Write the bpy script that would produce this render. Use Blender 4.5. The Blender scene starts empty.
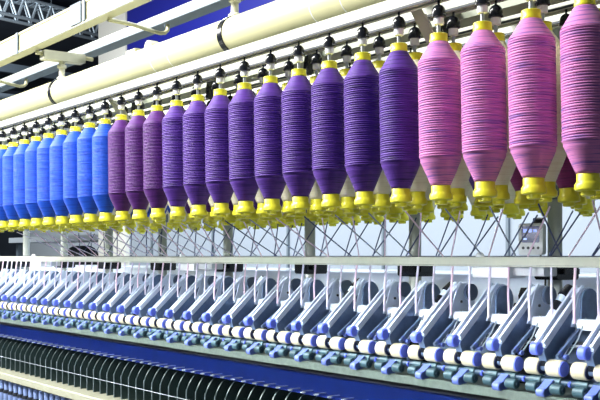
import bpy, math, random
from math import pi, sin, cos, radians
random.seed(7)
S = bpy.context.scene
C = S.collection
H = 1.45                                   # eye height; the Z numbers below are heights relative to it

# ---------------------------------------------------------------- materials
def lin(c):
    return tuple(((v/255)/12.92 if v/255 <= .04045 else ((v/255+.055)/1.055)**2.4) for v in c)
def mat(name, rgb, rough=.5, metal=0, var=.06, scale=30, bump=0, bscale=200, emit=None, spec=.5, sheen=0):
    m = bpy.data.materials.new(name); m.use_nodes = True
    nt = m.node_tree; b = nt.nodes['Principled BSDF']
    b.inputs['Roughness'].default_value = rough; b.inputs['Metallic'].default_value = metal
    b.inputs['Specular IOR Level'].default_value = spec
    if sheen: b.inputs['Sheen Weight'].default_value = sheen
    c = lin(rgb)
    tc = nt.nodes.new('ShaderNodeTexCoord'); n = nt.nodes.new('ShaderNodeTexNoise')
    n.inputs['Scale'].default_value = scale; n.inputs['Detail'].default_value = 3
    nt.links.new(tc.outputs['Object'], n.inputs['Vector'])
    r = nt.nodes.new('ShaderNodeMapRange'); r.inputs[3].default_value = 1-var*2; r.inputs[4].default_value = 1+var*2
    nt.links.new(n.outputs['Fac'], r.inputs[0])
    v = nt.nodes.new('ShaderNodeVectorMath'); v.operation = 'SCALE'; v.inputs[0].default_value = c
    nt.links.new(r.outputs[0], v.inputs['Scale']); nt.links.new(v.outputs[0], b.inputs['Base Color'])
    if bump:
        n2 = nt.nodes.new('ShaderNodeTexNoise'); n2.inputs['Scale'].default_value = bscale
        nt.links.new(tc.outputs['Object'], n2.inputs['Vector'])
        bp = nt.nodes.new('ShaderNodeBump'); bp.inputs['Strength'].default_value = bump; bp.inputs['Distance'].default_value = .002
        nt.links.new(n2.outputs['Fac'], bp.inputs['Height']); nt.links.new(bp.outputs[0], b.inputs['Normal'])
    if emit:
        b.inputs['Emission Color'].default_value = (*lin(emit[0]), 1); b.inputs['Emission Strength'].default_value = emit[1]
    return m
def yarn(name, rgb, fleck, rough=.55):
    """wound yarn: fine strands running round the package, with flecks of a second tone between the strands"""
    m = bpy.data.materials.new(name); m.use_nodes = True
    nt = m.node_tree; b = nt.nodes['Principled BSDF']
    b.inputs['Roughness'].default_value = rough; b.inputs['Sheen Weight'].default_value = .06
    b.inputs['Specular IOR Level'].default_value = .35
    tc = nt.nodes.new('ShaderNodeTexCoord'); mp = nt.nodes.new('ShaderNodeMapping')
    mp.inputs['Scale'].default_value = (14, 14, 520)
    nt.links.new(tc.outputs['Object'], mp.inputs['Vector'])
    n = nt.nodes.new('ShaderNodeTexNoise'); n.inputs['Scale'].default_value = 1; n.inputs['Detail'].default_value = 2
    nt.links.new(mp.outputs[0], n.inputs['Vector'])
    cr = nt.nodes.new('ShaderNodeValToRGB'); e = cr.color_ramp.elements
    e[0].position = .30; e[0].color = (*lin(fleck), 1); e[1].position = .52; e[1].color = (*lin(rgb), 1)
    nt.links.new(n.outputs['Fac'], cr.inputs[0]); nt.links.new(cr.outputs[0], b.inputs['Base Color'])
    bp = nt.nodes.new('ShaderNodeBump'); bp.inputs['Strength'].default_value = .5; bp.inputs['Distance'].default_value = .001
    nt.links.new(n.outputs['Fac'], bp.inputs['Height']); nt.links.new(bp.outputs[0], b.inputs['Normal'])
    return m
M = dict(
    pink=yarn('pink_yarn', (214, 132, 196), (120, 88, 170)), magenta=yarn('magenta_yarn', (140, 44, 108), (110, 32, 92)),
    plum=yarn('plum_yarn', (88, 32, 122), (50, 16, 82)), violet=yarn('violet_yarn', (88, 48, 152), (46, 22, 98)),
    blue=yarn('blue_yarn', (22, 84, 206), (12, 56, 168)), cream_yarn=yarn('cream_yarn', (252, 248, 224), (240, 234, 206)),
    yellow=mat('yellow_plastic', (236, 232, 56), .35), black=mat('black_plastic', (22, 26, 34), .22),
    white=mat('white_plastic', (238, 242, 246), .35), steel=mat('polished_steel', (190, 196, 205), .3, .9),
    railcream=mat('cream_rail_enamel', (186, 190, 178), .45, var=.02), cream=mat('cream_enamel', (194, 192, 154), .42, var=.02), cream2=mat('cream_steel', (204, 204, 184), .45, var=.05),
    slot=mat('dark_slot', (40, 48, 58), .6), olive=mat('olive_grey', (150, 158, 140), .5),
    post=mat('grey_post_enamel', (158, 166, 160), .4), rail=mat('beige_grey_enamel', (196, 200, 186), .45),
    strand_w=mat('pale_roving', (226, 222, 244), .8, var=.1), strand_p=mat('pink_roving', (242, 216, 238), .8, var=.1),
    strand_d=mat('backlit_dark_roving', (60, 72, 110), .8), strand_g=mat('backlit_grey_roving', (150, 160, 180), .8),  # backlit shade of the strands is put into these two darker colours
    arm=mat('blue_grey_steel', (98, 120, 154), .3, .3, var=.16, scale=60), armw=mat('blue_cast_white_enamel', (216, 230, 250), .25, var=.02),  # armw: white enamel with the bluish cast of the light put into its colour
    cover=mat('dark_blue_grey_cover', (70, 88, 116), .4), cot=mat('cream_rubber_cot', (186, 181, 152), .45, var=.03),
    pillar=mat('white_pillar', (236, 238, 232), .6, var=.01), ringrail=mat('cream_ring_rail', (150, 152, 134), .5), housing=mat('pale_blue_grey_cover', (168, 186, 210), .35), peri=mat('periwinkle_plastic', (92, 112, 226), .35), lav=mat('lavender_enamel', (84, 104, 176), .4),
    teal=mat('dusty_teal_steel', (46, 74, 84), .45, .2, var=.2, scale=80), tealdark=mat('dark_teal_steel', (36, 58, 76), .4, .3),
    dirty=mat('dusty_beige_beam', (74, 88, 82), .6, var=.25, scale=60, bump=.3), midnight=mat('midnight_plastic', (14, 24, 62), .4), navy=mat('navy_blue_panel', (0, 22, 84), .7, spec=.12, var=.15, scale=14),
    dark=mat('dark_machine_paint', (20, 28, 40), .6), plate=mat('dark_green_grey_plate', (54, 72, 74), .35, .3, var=.15),
    edge=mat('bright_plate_edge', (104, 120, 126), .3, .4), wire=mat('bright_wire', (210, 226, 236), .25, .6),
    cop=mat('pale_blue_yarn', (128, 150, 200), .7, bump=.4), wall=mat('pale_wall', (152, 164, 178), .7, var=.01, scale=3),
    banner=mat('royal_blue_banner', (16, 26, 142), .5, var=.01), hall=mat('dark_hall', (62, 72, 86), .8, var=.2, scale=2),
    floor=mat('grey_floor', (66, 72, 80), .4, var=.05, scale=4), alu=mat('truss_aluminium', (190, 204, 214), .35, .6),
    grey=mat('grey_beam', (104, 118, 130), .6), box=mat('grey_housing', (200, 206, 212), .4), screen=mat('display_screen', (44, 54, 96), .15, emit=((60, 80, 160), .10)),
    seg=mat('screen_digits', (150, 180, 250), .3, emit=((130, 150, 240), .45)), ribbon=mat('grey_panel', (196, 206, 214), .5, var=.03),
)

# ---------------------------------------------------------------- mesh building
class MB:
    def __init__(s): s.v = []; s.f = []
    def add(s, v, f):
        n = len(s.v); s.v += [tuple(p) for p in v]; s.f += [tuple(i+n for i in q) for q in f]; return s
    def box(s, x0, x1, y0, y1, z0, z1, bev=0):
        x0, x1 = sorted((x0, x1)); y0, y1 = sorted((y0, y1)); z0, z1 = sorted((z0, z1))
        if not bev:
            v = [(x, y, z) for z in (z0, z1) for y in (y0, y1) for x in (x0, x1)]
            return s.add(v, [(0, 2, 3, 1), (4, 5, 7, 6), (0, 1, 5, 4), (2, 6, 7, 3), (0, 4, 6, 2), (1, 3, 7, 5)])
        b = min(bev, (x1-x0)/2.01, (y1-y0)/2.01, (z1-z0)/2.01)       # long bevels round a box running along X
        return s.prism([(y0+b, z0), (y1-b, z0), (y1, z0+b), (y1, z1-b), (y1-b, z1), (y0+b, z1), (y0, z1-b), (y0, z0+b)], x0, x1)
    def prism(s, prof, x0, x1):
        """profile in (y, z), counter-clockwise seen from +x, extruded along x"""
        n = len(prof)
        v = [(x0, y, z) for y, z in prof]+[(x1, y, z) for y, z in prof]
        f = [tuple(range(n-1, -1, -1)), tuple(range(n, 2*n))]
        f += [(i, (i+1) % n, n+(i+1) % n, n+i) for i in range(n)]
        return s.add(v, f)
    def lathe(s, prof, cx=0, cy=0, cz=0, n=32, axis='z', caps=True, wob=0):
        """prof = [(r, h)] from low to high along the axis"""
        v = []
        for j, (r, h) in enumerate(prof):
            for i in range(n):
                a = 2*pi*i/n; rr = r
                hh = h+(wob*sin(a+j*.9) if wob else 0)
                if axis == 'z': v.append((cx+rr*cos(a), cy+rr*sin(a), cz+hh))
                elif axis == 'x': v.append((cx+hh, cy+rr*cos(a), cz+rr*sin(a)))
                else: v.append((cx+rr*sin(a), cy+hh, cz+rr*cos(a)))
        f = [(j*n+i, j*n+(i+1) % n, (j+1)*n+(i+1) % n, (j+1)*n+i) for j in range(len(prof)-1) for i in range(n)]
        if caps: f += [tuple(range(n-1, -1, -1)), tuple((len(prof)-1)*n+i for i in range(n))]
        return s.add(v, f)
    def tube(s, pts, r, n=8):
        from mathutils import Vector
        P = [Vector(p) for p in pts]; v = []; up = None
        for i, p in enumerate(P):
            t = (P[min(i+1, len(P)-1)]-P[max(i-1, 0)]).normalized()
            if up is None: up = t.orthogonal().normalized()
            up = (up-t*up.dot(t)).normalized(); b = t.cross(up)
            rr = r[i] if isinstance(r, (list, tuple)) else r
            for k in range(n):
                a = 2*pi*k/n; v.append(p+(up*cos(a)+b*sin(a))*rr)
        f = [(j*n+i, j*n+(i+1) % n, (j+1)*n+(i+1) % n, (j+1)*n+i) for j in range(len(P)-1) for i in range(n)]
        f += [tuple(range(n-1, -1, -1)), tuple((len(P)-1)*n+i for i in range(n))]
        return s.add(v, f)
    def slab(s, a, b, w, t, x):
        """a bar in the y-z plane from a to b: w wide along x, t thick, its top face on the line a-b"""
        dy, dz = b[0]-a[0], b[1]-a[1]; L = math.hypot(dy, dz); ny, nz = dz/L*t, -dy/L*t
        return s.prism([(a[0], a[1]), (a[0]+ny, a[1]+nz), (b[0]+ny, b[1]+nz), (b[0], b[1])], x-w/2, x+w/2)
    def mesh(s, name, m, sharp=35):
        me = bpy.data.meshes.new(name); me.from_pydata(s.v, [], s.f); me.materials.append(m)
        me.polygons.foreach_set('use_smooth', [True]*len(me.polygons)); me.set_sharp_from_angle(angle=radians(sharp)); me.update()
        return me
def obj(name, me, parent=None, loc=(0, 0, 0)):
    o = bpy.data.objects.new(name, me); C.objects.link(o); o.location = loc
    if parent: o.parent = parent
    return o
def part(name, mb, m, parent=None, label=None, sharp=35, loc=(0, 0, 0)):
    o = obj(name, mb.mesh(name, M[m] if isinstance(m, str) else m, sharp), parent, loc)
    if label: o['label'] = label
    return o
def tag(o, label, cat, group=None, kind=None):
    o['label'] = label; o['category'] = cat
    if group: o['group'] = group
    if kind: o['kind'] = kind
    return o
def thing(name, label, cat, loc=(0, 0, 0), group=None):
    o = bpy.data.objects.new(name, None); o.empty_display_size = .02; C.objects.link(o); o.location = loc
    return tag(o, label, cat, group)
def struct(name, mb, m, sharp=35):
    o = part(name, mb, m, sharp=sharp); o['kind'] = 'structure'; return o
def copy_tree(o, parent=None):
    c = o.copy(); C.objects.link(c); c.parent = parent
    for ch in list(o.children): copy_tree(ch, c)
    return c
UNITS = ['', 'first', 'second', 'third', 'fourth', 'fifth', 'sixth', 'seventh', 'eighth', 'ninth', 'tenth', 'eleventh', 'twelfth', 'thirteenth',
         'fourteenth', 'fifteenth', 'sixteenth', 'seventeenth', 'eighteenth', 'nineteenth']
TENS = {20: ('twentieth', 'twenty'), 30: ('thirtieth', 'thirty'), 40: ('fortieth', 'forty'), 50: ('fiftieth', 'fifty')}
def nth(n):
    if n < 20: return UNITS[n]
    t = n//10*10
    return TENS[t][0] if n == t else TENS[t][1]+'-'+UNITS[n-t]

XL, XR = -6.2, -.6                         # the spinning frame runs from far left to near right

# ---------------------------------------------------------------- the hall
struct('floor', MB().box(-40, 30, -30, 18, -.1, 0), 'floor')
struct('ceiling', MB().box(-34, 6, 1.0, 18, 7.2, 7.4), 'hall')
struct('wall_back', MB().box(-34, 6, 18, 18.2, 0, 7.4), 'hall')
struct('wall_left', MB().box(-34.2, -34, 0, 18, 0, 7.4), 'hall')
struct('wall_booth', MB().box(-11.2, 4, 5.2, 5.4, 0, 6.4), 'wall')
for i, x in enumerate([-9.9, -8.6, -7.3, -6.0, -4.7]):
    struct('trim_%d' % (i+1), MB().box(x-.012, x+.012, 5.18, 5.2, 0, 3.2), 'grey')
struct('trim_6', MB().box(-11.2, -10.47, 5.15, 5.2, 0, 6.4), 'pillar')
tag(part('blue_banner', MB().box(-10.45, -1.0, 5.16, 5.199, H+2.12, H+3.6), 'banner'),
    'royal blue banner high on the white wall behind the cream duct', 'banner')
# lattice truss in the dark upper left
def truss(name, a, b, w, label, nseg=12):
    from mathutils import Vector
    t = thing(name, label, 'truss', a)
    A = Vector((0, 0, 0)); B = Vector(b)-Vector(a); d = B.normalized(); side = d.cross(Vector((0, 0, 1))).normalized()*w; up = Vector((0, 0, w))
    for off in (A, side, up, side+up): part('chord', MB().tube([A+off, B+off], .035), 'alu', t)
    for f_ in (.15, .55, .9): part('hanger_rod', MB().tube([A+(B-A)*f_+up, A+(B-A)*f_+up+Vector((0, 0, 7.2-(a[2]+(B.z)*f_+w)))], .012, 6), 'alu', t)
    for lo, hi in ((A, up), (side, side+up), (up, side+up)):
        m = MB()
        for i in range(nseg):
            p = A+(B-A)*(i/nseg); q = A+(B-A)*((i+.5)/nseg); r_ = A+(B-A)*((i+1)/nseg)
            m.tube([p+lo, q+hi], .02, 6); m.tube([q+hi, r_+lo], .02, 6)
        part('lattice', m, 'alu', t)
truss('lattice_truss', (-19.5, 6.0, H+4.78), (-21.7, 10.4, H+5.02), .40, 'silver lattice lighting truss in the dark upper left corner')
for a, b, r_, lab in (((-19.6, 6.3, H+3.78), (-21.9, 10.2, H+4.12), .13, 'grey roof beam in the dark below the silver truss'),
                  ((-19.8, 6.6, H+3.2), (-21.9, 10.2, H+3.55), .08, 'thin grey pipe below the roof beam in the dark'),
                  ((-20.9, 7.9, H+5.45), (-22.2, 10.4, H+5.4), .16, 'dull grey pipe crossing above the silver truss')):
    tag(part('roof_beam', MB().tube([a, b], r_, 4 if r_ > .1 else 12), 'grey'), lab, 'beam')
# distant machinery at the far left, seen between the creel and the guide rail
t = thing('distant_machine', 'white framed machine with dark motors far off at the left edge', 'machine', (-14.5, 6.5, 0))
part('frame', MB().box(-3.5, 2.2, 0, .9, 0, H-.25).box(-3.5, 2.2, 0, .9, H+.24, H+.33), 'ribbon', t)
part('upright', MB().box(-3.4, -3.3, .1, .3, H-.25, H+.24), 'grey', t)
part('upright', MB().box(2.0, 2.1, .1, .3, H-.25, H+.24), 'grey', t)
part('motor', MB().lathe([(.14, 0), (.2, .04), (.2, .5), (.12, .55)], -1.2, .3, H-.03, 20, 'x'), 'dark', t)
part('motor', MB().lathe([(.1, 0), (.18, .05), (.18, .9), (.1, .95)], 0, .3, H-.06, 20, 'x'), 'dark', t)
part('motor', MB().lathe([(.1, 0), (.15, .05), (.15, .4), (.1, .45)], 1.4, .3, H-.06, 20, 'x'), 'dark', t)
tag(part('pale_partition', MB().box(-24.5, -18.2, 9.4, 9.5, 0, H+.75), 'ribbon'), 'pale partition wall far behind the dark motors at the left', 'partition')
t = thing('dark_control_cabinet', 'dark slim cabinet with rounded top beside the end of the white wall', 'cabinet', (-12.2, 5.9, 0))
part('body', MB().box(-.5, .0, 0, .5, 0, H+.12, .02), 'dark', t)
part('lamp_head', MB().lathe([(.05, 0), (.15, .06), (.17, .16), (.12, .28), (.02, .33)], -.3, .25, H+.12, 16), 'dark', t)
# row of grey cabinets behind the frame
for i in range(9):
    x = -10.6+i*1.15
    t = thing('low_cabinet', 'low pale grey cabinet against the white wall, %s from the left' % nth(i+1), 'cabinet', (x, 4.3, 0), 'low cabinets along the white wall')
    part('body', MB().box(0, 1.06, 0, .6, 0, H-.10, .01), 'ribbon', t)
    part('top_panel', MB().box(.03, 1.03, -.012, 0, H-.3, H-.13), 'box', t)

# ---------------------------------------------------------------- creel: rails, posts
for y, lab in ((1.618, 'front cream creel rail with dark slot above the coloured bobbins'), (1.725, 'second cream creel rail just behind the front one'),
               (1.925, 'third cream creel rail, deeper behind the bobbins'), (2.035, 'fourth cream creel rail just in front of the posts'),
               (2.345, 'fifth cream creel rail beyond the posts'), (2.45, 'rearmost cream creel rail beyond the posts')):
    t = thing('creel_rail', lab, 'rail', (0, y, H+.589), 'creel rails')
    part('channel', MB().prism([(-.019, 0), (-.006, 0), (-.006, .01), (.006, .01), (.006, 0), (.019, 0), (.019, .031), (-.019, .031)], XL, XR), 'railcream', t)
    part('slot', MB().box(XL, XR, -.0058, .0058, .004, .0098), 'slot', t)
    part('lip', MB().box(XL, XR, -.0212, -.0192, -.001, .0045), 'slot', t)
tag(part('olive_tray', MB().prism([(1.80, H+.592), (1.87, H+.592), (1.87, H+.62), (1.862, H+.62), (1.862, H+.6), (1.808, H+.6), (1.808, H+.62), (1.80, H+.62)], XL, XR), 'olive'),  # open olive-grey channel section along the frame
    'olive grey tray running between the second and third creel rails', 'tray')
posts = [-1.812-.565*i for i in range(8)]
for i, x in enumerate(posts):
    t = thing('creel_post', 'round grey steel post between creel and guide rail, %s from the right' % nth(i+1), 'post', (x, 2.19, H-.368), 'creel posts')
    HH = .368
    part('shaft', MB().lathe([(.020, HH-.368), (.020, HH+.66)], n=24), 'post', t)
    part('collar', MB().lathe([(.023, HH+.155), (.025, HH+.158), (.025, HH+.19), (.023, HH+.193)], n=24), 'grey', t)
    part('base', MB().lathe([(.03, HH-.368), (.03, HH-.36), (.028, HH-.355), (.021, HH-.34)], n=24), 'grey', t)
    part('clamp', MB().box(-.034, .045, -.045, .045, HH-.065, HH-.026, .006).box(.045, .06, -.03, .03, HH-.05, HH-.035), 'black', t, 'black clamp')
    part('cross_bracket', MB().box(-.012, .012, -.545, .29, HH+.6205, HH+.632, .002), 'cream2', t)
    part('gusset', MB().prism([(-.44, HH+.535), (-.42, HH+.535), (-.395, HH+.622), (-.43, HH+.622)], -.01, .01), 'black', t, 'black gusset')
# cream plates that stiffen the rails
for i, x in enumerate([-1.787, -3.47, -5.16]):
    t = thing('rail_bracket', 'cream slanted bracket under the front creel rails, %s from the right' % nth(i+1), 'bracket', (x, 1.66, H+.50), 'rail brackets')
    part('plate', MB().prism([(.030, .020), (.062, .020), (.062, .030), (.020, .0885), (-.022, .0885)], -.004, .004), 'railcream', t)
    part('flange', MB().prism([(.028, .020), (.030, .020), (-.022, .0885), (-.024, .0885)], -.004, .034), 'railcream', t)

# ---------------------------------------------------------------- duct and overhead tracks
t = thing('overhead_duct', 'thick round cream suction duct running above the creel', 'duct', (0, 1.92, H+.79))
part('pipe', MB().lathe([(.065, XL), (.065, XR)], n=64, axis='x'), 'cream', t)
for x in (-1.47, -3.03, -4.59): part('joint_band', MB().lathe([(.0655, -.016), (.0685, -.014), (.0685, .014), (.0655, .016)], x, 0, 0, 64, 'x'), 'black', t, 'dark joint band')
for x in (-3.42, -3.56, -2.35, -2.50): part('seam', MB().lathe([(.0652, -.002), (.0658, 0), (.0652, .002)], x, 0, 0, 64, 'x'), 'white', t)
part('fitting', MB().box(-3.86, -3.78, -.02, .03, .05, .079, .004), 'cream', t)
part('fitting', MB().lathe([(.032, -.02), (.032, .02)], -3.66, 0, .058, 20, 'y'), 'cream', t)
for i, x in enumerate((-1.47, -3.03, -4.59)):
    t = thing('duct_hanger', 'cream bracket holding the duct under the overhead tracks, %s from the right' % nth(i+1), 'bracket', (x, 1.92, H+.85), 'duct hangers')
    part('saddle', MB().lathe([(.024, 0), (.024, .012), (.015, .02)], n=20), 'cream2', t)
    part('stem', MB().lathe([(.014, .02), (.014, .09)], n=20), 'cream2', t)
    part('flange', MB().lathe([(.014, .055), (.022, .06), (.022, .072), (.014, .077)], n=20), 'cream2', t)
    part('cross_box', MB().box(-.028, .028, -.10, .11, .09, .134, .004), 'cream2', t)
    part('cross_rod', MB().tube([(0, -.13, .12), (0, .16, .12)], .010, 12), 'cream', t)
t = thing('overhead_track', 'nearer cream overhead track beam with grey splice plates', 'track', (0, 1.79, H+.985))
part('beam', MB().prism([(-.035, 0), (.02, 0), (.02, .098), (-.035, .098), (-.035, .09), (-.030, .085), (-.030, .016), (-.035, .010)], XL-.6, XR), 'cream', t)
part('groove', MB().box(XL-.6, XR, -.0365, -.0352, .0015, .005), 'grey', t)
part('splice_plate', MB().box(-4.096, -3.985, -.040, -.0352, .010, .1), 'grey', t, 'grey splice plate')
part('splice_band', MB().box(-4.755, -4.728, -.040, -.0352, -.002, .1), 'grey', t)
part('splice_band', MB().box(-3.970, -3.945, -.040, -.0352, .010, .1), 'grey', t)
t = thing('overhead_track', 'farther thin grey-cream overhead track beam behind the near one', 'track', (0, 2.07, H+1.0))
part('beam', MB().box(XL-.6, XR, -.015, .03, .0, .045), 'post', t)
part('flange', MB().box(XL-.6, XR, -.03, .045, -.006, -.0005), 'grey', t)
for i, x in enumerate((-2.16, -3.80, -5.45)):
    p = [(0, 1.79, .975), (0, 1.90, .970), (0, 1.98, .958), (0, 2.03, .950), (0, 2.055, .955), (0, 2.068, .968), (0, 2.07, .992)]
    tag(part('hooked_rod', MB().tube([(a, b, c-.95) for a, b, c in p], .0085, 10), 'cream', loc=(x, 0, H+.95)),
        'cream rod with bent end linking the two overhead tracks, %s from the right' % nth(i+1), 'rod', 'hooked rods')

# ---------------------------------------------------------------- bobbins
def bobbin_mesh(m, ridge, seed, depth):
    """yarn package: lower cone, ridged barrel, upper cone. z = 0 at the lower tube end (H+.118)"""
    rd = random.Random(seed); R = .0492
    pr = [(.0225, .044)]
    for i in range(1, 9): a = i/9; pr.append((.0225+(R-.0225)*a, .044+.062*a))
    z = .107; z1 = .3265
    while z < z1:
        p = ridge*rd.uniform(.92, 1.08); r = R+rd.uniform(-.00025, .00025)
        pr += [(r-depth, z), (r-depth*.12, z+p*.22), (r, z+p*.5), (r-depth*.12, z+p*.78)]
        z += p
    pr.append((R-depth, z)); z0 = z+.001
    for i in range(0, 10): a = i/9; pr.append((R-.0008-(R-.0215)*a+rd.uniform(-.0003, .0003), z0+(.375-z0)*a))
    return MB().lathe(pr, n=48, wob=.0005).mesh('yarn', M[m], 80)
cap_me = MB().lathe([(.0195, .373), (.0212, .375), (.0212, .380), (.0203, .382), (.0203, .3935), (.017, .395), (.010, .395)], n=28).mesh('tube_cap', M['yellow'])
base_me = MB().lathe([(.012, .0), (.0145, .002), (.0145, .009), (.020, .010), (.0245, .011), (.0262, .013), (.0262, .023), (.0235, .027), (.0222, .030), (.0222, .043), (.021, .045)], n=28).mesh('tube_base', M['yellow'])
YARN = {}
for k_, ridge, dep in (('pink', .0054, .0025), ('magenta', .0056, .002), ('plum', .0046, .0014), ('violet', .0053, .0023), ('blue', .0048, .0009), ('cream_yarn', .006, .0008)):
    YARN[k_] = [bobbin_mesh(k_, ridge, s, dep) for s in (1, 2, 3)]
ROWS = [(1.618, -1.2645), (1.725, -1.2645-.060), (1.925, -1.2645-.02), (2.035, -1.2645-.085), (2.345, -1.2645-.03), (2.45, -1.2645-.10)]
ROWN = ['front', 'second', 'third', 'fourth', 'fifth', 'rearmost']
# hangers: one of the kind, then copies
def make_hanger():
    t = thing('bobbin_hanger', '', 'hanger', (0, 0, 0), 'bobbin hangers')
    part('dome', MB().lathe([(.0135, .031), (.0172, .0325), (.0174, .037), (.0158, .0385), (.0160, .044), (.0152, .0495), (.0130, .0545), (.0098, .0582), (.0055, .0606), (.0030, .0615)], n=24), 'black', t, 'glossy black dome')
    part('collar', MB().lathe([(.0080, .014), (.0112, .0155), (.0118, .0205), (.0118, .0308)], n=24), 'white', t)
    part('stem', MB().lathe([(.0044, -.0056), (.0044, .0139)], n=16), 'steel', t)
    part('pin', MB().lathe([(.0028, .0616), (.0028, .0725)], n=10), 'slot', t)
    return t
hanger0 = make_hanger(); first_h = True
bob0 = None
rs = random.Random(3)
for r, (y, x0) in enumerate(ROWS):
    n = 27
    for k in range(-1 if r else 0, n):
        x = x0-.1372*k
        if r in (0, 2):
            col = 'pink' if k < 4 else 'plum' if k >= 13 and k < 16 else 'violet' if k < 16 else 'blue'
            if r == 2 and k < 4: col = 'magenta'
        else: col = 'cream_yarn'
        word = {'pink': 'pink', 'magenta': 'magenta', 'plum': 'dark purple', 'violet': 'violet', 'blue': 'bright blue', 'cream_yarn': 'cream'}[col]
        pos = nth(k+1 if r == 0 else k+2)
        lab = '%s bobbin with yellow ends, %s from the right in the %s creel row' % (word, pos, ROWN[r])
        if bob0 is None:
            b = thing('yarn_bobbin', lab, 'bobbin', group='yarn bobbins hanging in the creel')
            obj('yarn', YARN[col][0], b); obj('tube_cap', cap_me, b); obj('tube_base', base_me, b); bob0 = b
        else:
            b = copy_tree(bob0); b['label'] = lab
        b.rotation_mode = 'ZYX'; b.location = (x+.0082, y, H+.118); b.rotation_euler = (0, radians(-1.2), rs.uniform(0, 6.28))
        for ch in b.children:
            if ch.name.startswith('yarn'): ch.data = YARN[col][k % 3]
        b['group'] = '%s yarn bobbins in the %s creel row' % (word, ROWN[r])
        h = hanger0 if first_h else copy_tree(hanger0); first_h = False
        h.location = (x, y, H+.5183)
        h['label'] = 'black-domed hanger above the %s bobbin from the right, %s creel row' % (pos, ROWN[r])
        # roving from the bobbin down to the guide rail
        if k >= 24 or r > 3: continue
        X1 = x + {0: -.235, 1: -.29, 2: -.115, 3: -.045, 4: 0, 5: 0}[r]+rs.uniform(-.012, .012)
        sx = x+.010
        rr = .0020
        m = {0: 'strand_g', 1: 'strand_p', 2: 'strand_d', 3: 'strand_d'}[r]
        if r == 0 and k > 11: m = 'strand_w'
        elif k % 4 == 0 and r == 0: m = 'strand_p'
        elif r == 0 and k % 3 == 1: m = 'strand_d'
        a = (sx, y+.012, H+.108); z_ = (X1, 2.0, H+.0005)
        s = part('roving_strand', MB().tube([(0, 0, 0), ((z_[0]-a[0])*.5, (z_[1]-a[1])*.5, (z_[2]-a[2])*.5-.001), (z_[0]-a[0], z_[1]-a[1], z_[2]-a[2])], rr, 6), m, loc=a)
        tag(s, 'slanting strand below the %s bobbin from the right in the %s creel row' % (pos, ROWN[r]), 'strand', 'roving strands under the %s creel row' % ROWN[r])

# ---------------------------------------------------------------- guide rail and what sits on it
t = thing('guide_rail', 'long beige guide rail between creel and drafting arms', 'rail', (0, 2.0, H))
part('bar', MB().prism([(-.022, -.024), (.03, -.024), (.03, -.003), (-.016, -.003), (-.022, -.006)], XL, XR), 'rail', t)
part('wire_edge', MB().tube([(XL, -.02, -.0268), (XR, -.02, -.0262)], .0018, 8), 'rail', t)
part('slot', MB().box(XL, XR, .012, .018, -.0025, .0005), 'slot', t)
for i, x in enumerate((-1.87, -3.5, -5.1)):
    t = thing('rail_clamp', 'white clamp under the guide rail, %s from the right' % nth(i+1), 'clamp', (x, 2.0, H), 'rail clamps')
    part('block', MB().box(-.05, .075, -.02, .05, -.058, -.0292, .003), 'white', t)
    part('arm', MB().box(.076, .18, .0, .05, -.052, -.0292, .003), 'box', t)
    part('knob', MB().lathe([(.012, -.0029), (.011, .004), (.005, .010)], -.03, -.012, 0, 12), 'white', t)
# control box on the nearest post
t = thing('control_box', 'small grey control box with lit display clamped to the nearest post', 'control box', (-1.836, 2.125, H+.046))
t.rotation_euler.z = radians(22)
def rrect(w, h, r, y0, y1, cx=0, cz=0):
    pts = []
    for qx, qz, a0 in ((1, 1, 0), (-1, 1, 90), (-1, -1, 180), (1, -1, 270)):
        for j in range(5):
            a = radians(a0+j*22.5); pts.append((cx+qx*(w/2-r)+r*cos(a), cz+qz*(h/2-r)+r*sin(a)))
    n = len(pts); v = [(p[0], y0, p[1]) for p in pts]+[(p[0], y1, p[1]) for p in pts]
    return MB().add(v, [tuple(range(n)), tuple(range(2*n-1, n-1, -1))]+[(i, n+i, n+(i+1) % n, (i+1) % n) for i in range(n)])
part('case', rrect(.068, .086, .008, -.014, .014), 'box', t)
sc = part('screen', rrect(.049, .045, .003, -.0165, -.0142, 0, .013), 'screen', t, 'dark blue display')
part('digits', MB().box(-.020, -.009, -.0172, -.0166, .018, .028).box(-.005, .004, -.0172, -.0166, .018, .028).box(.008, .018, -.0172, -.0166, .019, .026)
     .box(-.020, -.010, -.0172, -.0166, -.002, .003), 'seg', sc)
for bx in (-.021, -.007, .007, .021): part('button', MB().lathe([(.003, -.0175), (.004, -.0142)], bx, 0, -.024, 12, 'y'), 'slot', t)
part('clamp', MB().tube([(.0, .015, .050), (.01, .024, .052), (.02, .030, .052)], .009, 10), 'black', t, 'black clamp')
part('cable', MB().tube([(.02, .01, -.043), (.022, .01, -.075), (.03, .02, -.11), (.025, .03, -.16)], .003, 8), 'black', t)

# ---------------------------------------------------------------- drafting zone
ARM0 = -1.738
NJ = range(-3, 29)
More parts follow.
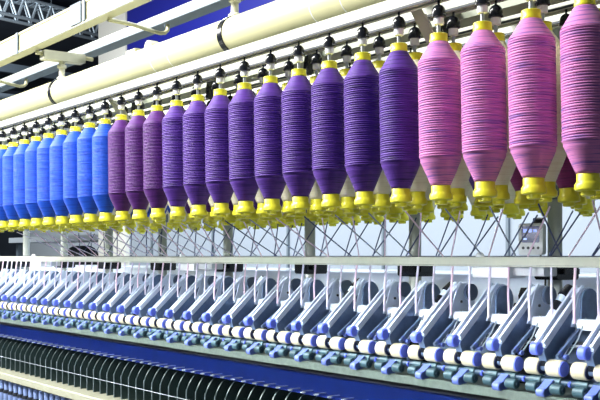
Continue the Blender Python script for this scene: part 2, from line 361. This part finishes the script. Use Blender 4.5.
# origin of an arm: x = its centre, y = 1.90, z = H-.268 (front roller axis); local numbers
def make_arm(kind):
    t = thing('drafting_arm', '', 'arm', (0, 0, 0), 'drafting arms')
    body = [(-.012, .014), (.008, .010), (.030, .036), (.060, .064), (.092, .086), (.150, .092), (.165, .12), (.14, .165), (.108, .168), (-.018, .052), (-.022, .036)]
    part('side_plate', MB().prism(body, -.010, .012), 'arm', t)
    part('top_channel', MB().slab((-.022, .052), (.112, .176), .027, .007, 0), 'armw', t)
    for sx in (-.0105, .0105): part('channel_rib', MB().slab((-.026, .062), (.120, .196), .0070, .010, sx), 'armw', t)
    part('channel_slot', MB().slab((-.008, .0665), (.100, .1665), .013, .002, 0), 'cover', t)
    # rounded housing at the rear
    pr = [(.075, .095), (.150, .085), (.172, .12)]
    for i in range(9):
        a = radians(-10+i*19); pr.append((.134+.040*cos(a), .152+.040*sin(a)))
    part('rear_housing', MB().prism(pr, -.017, .0165), 'armw', t)
    if kind:
        pc = [(.104, .11), (.150, .100), (.165, .12)]
        for i in range(9):
            a = radians(-5+i*20); pc.append((.137+.034*cos(a), .150+.038*sin(a)))
        part('housing_cover', MB().prism(pc, .0166, .0225), 'arm', t, 'steel-blue rounded cover')
    else:
        part('end_disc', MB().prism([(.152+.024*cos(radians(a)), .166+.024*sin(radians(a))) for a in range(0, 360, 20)], .0168, .026), 'cover', t, 'dark round disc')
        part('bolt', MB().lathe([(.004, .0167), (.004, .0195)], 0, .118, .140, 10, 'x'), 'slot', t)
    # front top rollers, either side of the arm
    for cx in (-.034, .031):
        ro = part('top_roller', MB().lathe([(.0175, -.021), (.0203, -.019), (.0205, -.012), (.0205, .012), (.0203, .0175), (.0185, .0195)], cx, 0, 0, 28, 'x'), 'cot', t, 'cream top roller')
        if cx > 0: part('roller_cap', MB().lathe([(.0185, .0196), (.0178, .0235), (.012, .0245)], cx, 0, 0, 28, 'x'), 'peri', ro, 'periwinkle blue end cap')
        else: part('roller_cap', MB().lathe([(.0175, .0196), (.0175, .0225), (.012, .0235)], cx, 0, 0, 28, 'x'), 'midnight', ro, 'dark navy end cap')
    part('axle', MB().lathe([(.0095, -.0103), (.0095, .0095)], 0, 0, 0, 16, 'x'), 'cover', t)
    part('saddle', MB().prism([(-.012, .003), (.012, .003), (.016, .03), (-.014, .03)], -.008, .008), 'black', t)
    # pressure knob with blue face
    part('knob_stem', MB().tube([(-.004, -.030, .048), (0, -.012, .055)], .009, 10), 'steel', t)
    part('pressure_knob', MB().lathe([(.0135, -.016), (.0158, -.014), (.0158, .004), (.0125, .0065)], 0, -.030, .046, 24, 'x'), 'peri', t, 'periwinkle blue round knob')
    # small cradle springs and lever beside the arm
    part('spring_rod', MB().tube([(.022, .03, .022), (.024, .075, .065), (.024, .085, .115)], .0016, 6), 'steel', t)
    part('lever', MB().slab((-.004, .030), (.090, .100), .007, .010, .034), 'arm', t)
    part('spring_rod', MB().tube([(.040, .02, .02), (.044, .062, .066), (.046, .09, .118)], .0018, 6), 'wire', t)
    part('spring_rod', MB().tube([(-.040, .02, .02), (-.036, .062, .066), (-.034, .09, .118)], .0018, 6), 'wire', t)
    part('pin', MB().lathe([(.004, -.02), (.004, .02)], .045, .055, .05, 10, 'x'), 'steel', t)
    part('top_pin', MB().lathe([(.006, -.006), (.006, .006)], .040, .022, .026, 12, 'x'), 'lav', t)
    part('cradle', MB().box(-.052, -.016, .02, .06, -.012, .010, .006), 'teal', t)
    part('cradle', MB().box(.016, .052, .02, .06, -.012, .010, .006), 'teal', t)
    part('small_ring', MB().lathe([(.006, 0), (.008, .002), (.008, .006), (.005, .008)], .030, .012, .034, 14, 'x'), 'lav', t)
    return t
arm0 = (make_arm(0), make_arm(1)); xs = {}
for j in NJ:
    a = arm0[j % 2] if j in (NJ[0], NJ[1]) else copy_tree(arm0[j % 2])
    a.location = (ARM0-.14*j, 1.90, H-.268); xs[j] = ARM0-.14*j
    a['label'] = ('white drafting arm with steel-blue rear cover, %s from the right end' if j % 2 else 'white drafting arm with dark disc on its rear, %s from the right end') % nth(j+4)
def make_foot():
    t = thing('roller_bracket', '', 'bracket', (0, 0, 0), 'lavender roller brackets')
    part('bracket', MB().prism([(-.034, -.062), (-.010, -.064), (.006, -.045), (.012, -.030), (-.004, -.027), (-.016, -.036), (-.030, -.046)], -.012, .012), 'lav', t)
    part('toe', MB().lathe([(.009, -.012), (.011, -.010), (.011, .010), (.009, .012)], 0, -.030, -.055, 16, 'x'), 'lav', t)
    for sx in (-.038, .036):
        c = part('clearer_roller', MB().lathe([(.010, -.016), (.0125, -.014), (.0125, .014), (.010, .016)], sx, -.018, -.046, 20, 'x'), 'teal', t)
        part('hub', MB().lathe([(.005, .0161), (.005, .019)], sx, -.018, -.046, 12, 'x'), 'tealdark', c)
    part('bolt', MB().lathe([(.006, 0), (.008, .003), (.006, .006)], .052, .005, -.034, 14, 'x'), 'peri', t)
    return t
f0 = make_foot()
for j in NJ:
    a = f0 if j == NJ[0] else copy_tree(f0)
    a.location = (ARM0-.14*j+.020, 1.890, H-.268)
    a['label'] = 'lavender bracket with teal rollers below the %s drafting arm from the right end' % nth(j+4)
# long shafts and beams
sh = thing('bottom_roller_shaft', 'long fluted steel bottom roller under the cream top rollers', 'roller', (0, 1.902, H-.302))
part('shaft', MB().lathe([(.009, XL), (.009, XR)], n=20, axis='x'), 'tealdark', sh)
fl = MB().lathe([(.0095, -.018), (.0125, -.017), (.0125, .017), (.0095, .018)], 0, 0, 0, 20, 'x').mesh('fluted_section', M['teal'])
for j in NJ:
    for cx in (-.030, .030): obj('fluted_section', fl, sh, (xs[j]+cx, 0, 0))
tag(part('rear_roller_bar', MB().lathe([(.008, XL), (.008, XR)], 0, 1.965, H-.215, 16, 'x'), 'dark'), 'dark rear bottom roller behind the drafting arms', 'roller')
t = thing('arm_mounting_bar', 'long white bar carrying the rear of the drafting arms', 'bar', (0, 1.995, H-.168))
sl = MB().prism([(-.014, -.012), (.012, -.012), (.016, 0), (.012, .014), (-.012, .014), (-.018, .004)], -.112, -.022).mesh('white_sleeve', M['armw'])
for j in NJ: obj('white_sleeve', sl, t, (xs[j], 0, 0))
part('core', MB().lathe([(.009, XL), (.009, XR)], n=12, axis='x'), 'cover', t)
tag(part('roller_beam', MB().prism([(1.868, H-.354), (2.14, H-.368), (2.14, H-.350), (1.90, H-.342), (1.876, H-.330), (1.868, H-.332)], XL, XR), 'dirty'),
    'dusty beige roller beam running below the cream rollers', 'beam')
t = thing('rear_cover', 'glossy white cover board behind the drafting arms', 'cover', (0, 2.27, H))
part('board', MB().prism([(-.045, -.36), (.26, -.36), (.26, -.062), (.09, -.062), (-.040, -.15), (-.045, -.16)], XL, XR), 'armw', t)
part('back_board', MB().box(XL, XR, -.10, -.095, -.36, -.18), 'cover', t)
# dark hoses standing between arms, and small black stops
for i, j in enumerate((-1, 2, 5, 9, 13)):
    t = thing('pressure_hose', 'black and white air hose standing between drafting arms, %s from the right' % nth(i+1), 'hose', (xs[j]-.062, 1.99, H-.268), 'air hoses')
    part('hose', MB().tube([(0, -.045, .065), (0, .0, .115), (0, .045, .165)], .011, 14), 'armw', t)
    part('coupling', MB().tube([(0, .012, .128), (0, .030, .149)], .0135, 14), 'black', t, 'black coupling')
    part('coupling', MB().tube([(0, .046, .166), (0, .075, .185)], .014, 14), 'black', t, 'black coupling')
for i, j in enumerate((-2, 1, 4, 7, 10, 14, 18)):
    t = thing('black_sensor', 'black upright sensor with narrow neck behind the drafting arms, %s from the right' % nth(i+1), 'sensor', (xs[j]+.018, 2.12, H-.349), 'black sensors')
    part('body', MB().box(-.022, .022, -.02, .02, 0, .22, .006), 'black', t)
    part('neck', MB().lathe([(.015, .22), (.017, .24), (.010, .262)], n=14), 'black', t)
# vertical rovings between guide rail and arms
for j in NJ:
    for q, dx in enumerate((-.040, .034)):
        x = xs[j]-.012+dx
        a = (x, 1.980, H-.029); e = (xs[j]+(-.035 if q == 0 else .032)-x, -.016, -.135)
        s = part('roving', MB().tube([(0, 0, 0), (e[0]*.5+rs.uniform(-.003, .003), e[1]*.5-.004, e[2]*.5), e], (.0034 if q else .0030), 8), 'strand_w' if (j+q) % 3 else 'strand_p', loc=a)
        tag(s, 'pale roving dropping %s of the %s drafting arm from the right end' % ('left' if q == 0 else 'right', nth(j+4)), 'roving', 'pale rovings entering the drafting arms')

# ---------------------------------------------------------------- spinning zone
t = thing('lappet_rail', 'long royal blue rail below the roller beam', 'rail', (0, 1.95, H))
part('panel', MB().prism([(-.004, -.440), (.03, -.440), (.03, -.388), (.006, -.388)], XL, XR), 'navy', t)
part('ledge', MB().prism([(-.035, -.446), (.03, -.446), (.03, -.4405), (-.035, -.4405)], XL, XR), 'navy', t)
tag(part('machine_side', MB().box(XL, XR, 2.06, 2.53, .02, H-.3685), 'dark'), 'dark lower body of the spinning frame behind the separators', 'panel')
pl = None
n_pl = 50
for i in range(n_pl):
    x = -2.15-.07*i
    lab = 'dark separator plate with bright front edge, %s from the right' % nth(i+1)
    if pl is None:
        t = thing('separator_plate', lab, 'plate', group='separator plates'); pl = t
        part('blade', MB().prism([(0, -.612), (.10, -.612), (.10, -.458), (.080, -.449), (.062, -.447), (.046, -.450), (.032, -.458), (.018, -.474), (.006, -.494), (0, -.510)], -.0025, .0025), 'plate', t)
        part('edge_strip', MB().prism([(-.003, -.612), (-.0002, -.612), (-.0002, -.510), (-.003, -.510)], -.0028, .0028), 'edge', t, 'bright front edge')
    else: t = copy_tree(pl); t['label'] = lab
    t.location = (x, 1.90, H)
    lab2 = 'thin bent wire thread guide above the %s separator plate from the right' % nth(i+1)
    if i == 0:
        w = part('thread_guide', MB().tube([(0, .085, 0), (0, .005, .001), (.004, -.020, .002), (.010, -.034, .001), (.018, -.038, 0), (.022, -.030, 0), (.018, -.022, 0), (.010, -.026, 0)], .0018, 6), 'wire')
        w0 = w
    else: w = w0.copy(); C.objects.link(w)
    w.location = (x-.03, 1.925, H-.4375); tag(w, lab2, 'thread guide', 'wire thread guides')
tag(part('separator_rod', MB().tube([(XL, 1.895, H-.548), (-1.9, 1.895, H-.548)], .0014, 6), 'wire'), 'thin bright rod crossing the fronts of the separator plates', 'rod')
t = thing('ring_rail', 'cream ring rail under the dark separator plates', 'rail', (0, 1.90, H))
part('bar', MB().prism([(-.05, -.655), (.12, -.655), (.12, -.6205), (-.045, -.6205), (-.05, -.626)], XL, XR), 'ringrail', t)
sp = None
for i in range(24):
    x = -3.85-.07*i
    lab = 'pale blue yarn cop on a spindle below the ring rail, %s from the right' % nth(i+1)
    if sp is None:
        t = thing('spindle_cop', lab, 'spindle', group='spindle cops'); sp = t
        part('cop', MB().lathe([(.010, -.80), (.016, -.79), (.017, -.735), (.015, -.733)], n=20), 'cop', t)
        part('tube_top', MB().lathe([(.013, -.715), (.015, -.668)], n=20), 'cop', t)
        part('collar', MB().lathe([(.019, -.7325), (.019, -.7155)], n=20), 'dark', t)
        part('ring', MB().lathe([(.026, -.664), (.026, -.6555)], n=20), 'dark', t)
        part('spindle', MB().lathe([(.006, -.95), (.008, -.801)], n=12), 'steel', t)
        part('whorl', MB().lathe([(.015, -.99), (.018, -.985), (.018, -.955), (.012, -.9505)], n=16), 'dark', t)
    else: t = copy_tree(sp); t['label'] = lab
    t.location = (x, 1.885, H)
tag(part('spindle_rail', MB().box(XL, XR, 1.80, 2.02, H-1.05, H-.9905), 'cream2'), 'cream spindle rail near the bottom left corner', 'rail')

# ---------------------------------------------------------------- light
w = bpy.data.worlds.new('World'); S.world = w; w.use_nodes = True
bg = w.node_tree.nodes['Background']; bg.inputs['Color'].default_value = (.86, .93, 1, 1); bg.inputs['Strength'].default_value = .12
def area(name, loc, target, sx, sy, power, col, spread=180):
    from mathutils import Vector
    l = bpy.data.lights.new(name, 'AREA'); l.shape = 'RECTANGLE'; l.size = sx; l.size_y = sy; l.energy = power; l.color = col; l.spread = radians(spread)
    o = bpy.data.objects.new(name, l); C.objects.link(o); o.location = loc
    o.rotation_euler = (Vector(target)-Vector(loc)).to_track_quat('-Z', 'Y').to_euler()
for n_, x_ in enumerate((-3.1, -4.9, -6.9, -9.1)):
    area('hall_lamp_%d' % n_, (x_, -.75, H+2.5), (x_+.9, 1.8, H), .7, .5, 145, (1, .98, .94))
area('rear_fill', (-3, 3.4, H+3.0), (-3, 3.2, H), 3.5, .5, 85, (.90, .95, 1))  # added fill from above, brightens the rear cover and the booth wall
area('rear_fill_far', (-8, 3.4, H+3.0), (-8, 3.2, H), 3.5, .5, 95, (.90, .95, 1))  # second added fill, for the far stretch of cover and wall
for n_, x_ in enumerate((-2.3, -4.2, -6.1)):
    area('arm_fill_%d' % n_, (x_, -1.2, H+.36), (x_, 1.9, H-.30), 1.9, .12, 5.5, (.93, .96, 1), 17)  # added narrow fills aimed under the creel to brighten the drafting arms
area('truss_fill', (-17, 4, H+4.0), (-20.5, 8, H+4.6), 1.5, 1, 420, (.93, .97, 1))  # added fill so the truss stands out of the dark

# ---------------------------------------------------------------- camera
cam = bpy.data.cameras.new('Camera'); co = bpy.data.objects.new('Camera', cam); C.objects.link(co)
cam.sensor_width = 36; cam.lens = 1000/600*36; cam.shift_y = 56/600
th = math.atan(.729)
co.location = (0, 0, H); co.rotation_euler = (pi/2, 0, pi/2-th)      # looking along (-cos th, sin th, 0)
cam.clip_start = .05
S.camera = co
vs = S.view_settings
vs.view_transform = 'Standard'; vs.look = 'None'; vs.gamma = 1; vs.use_curve_mapping = False; vs.exposure = .55
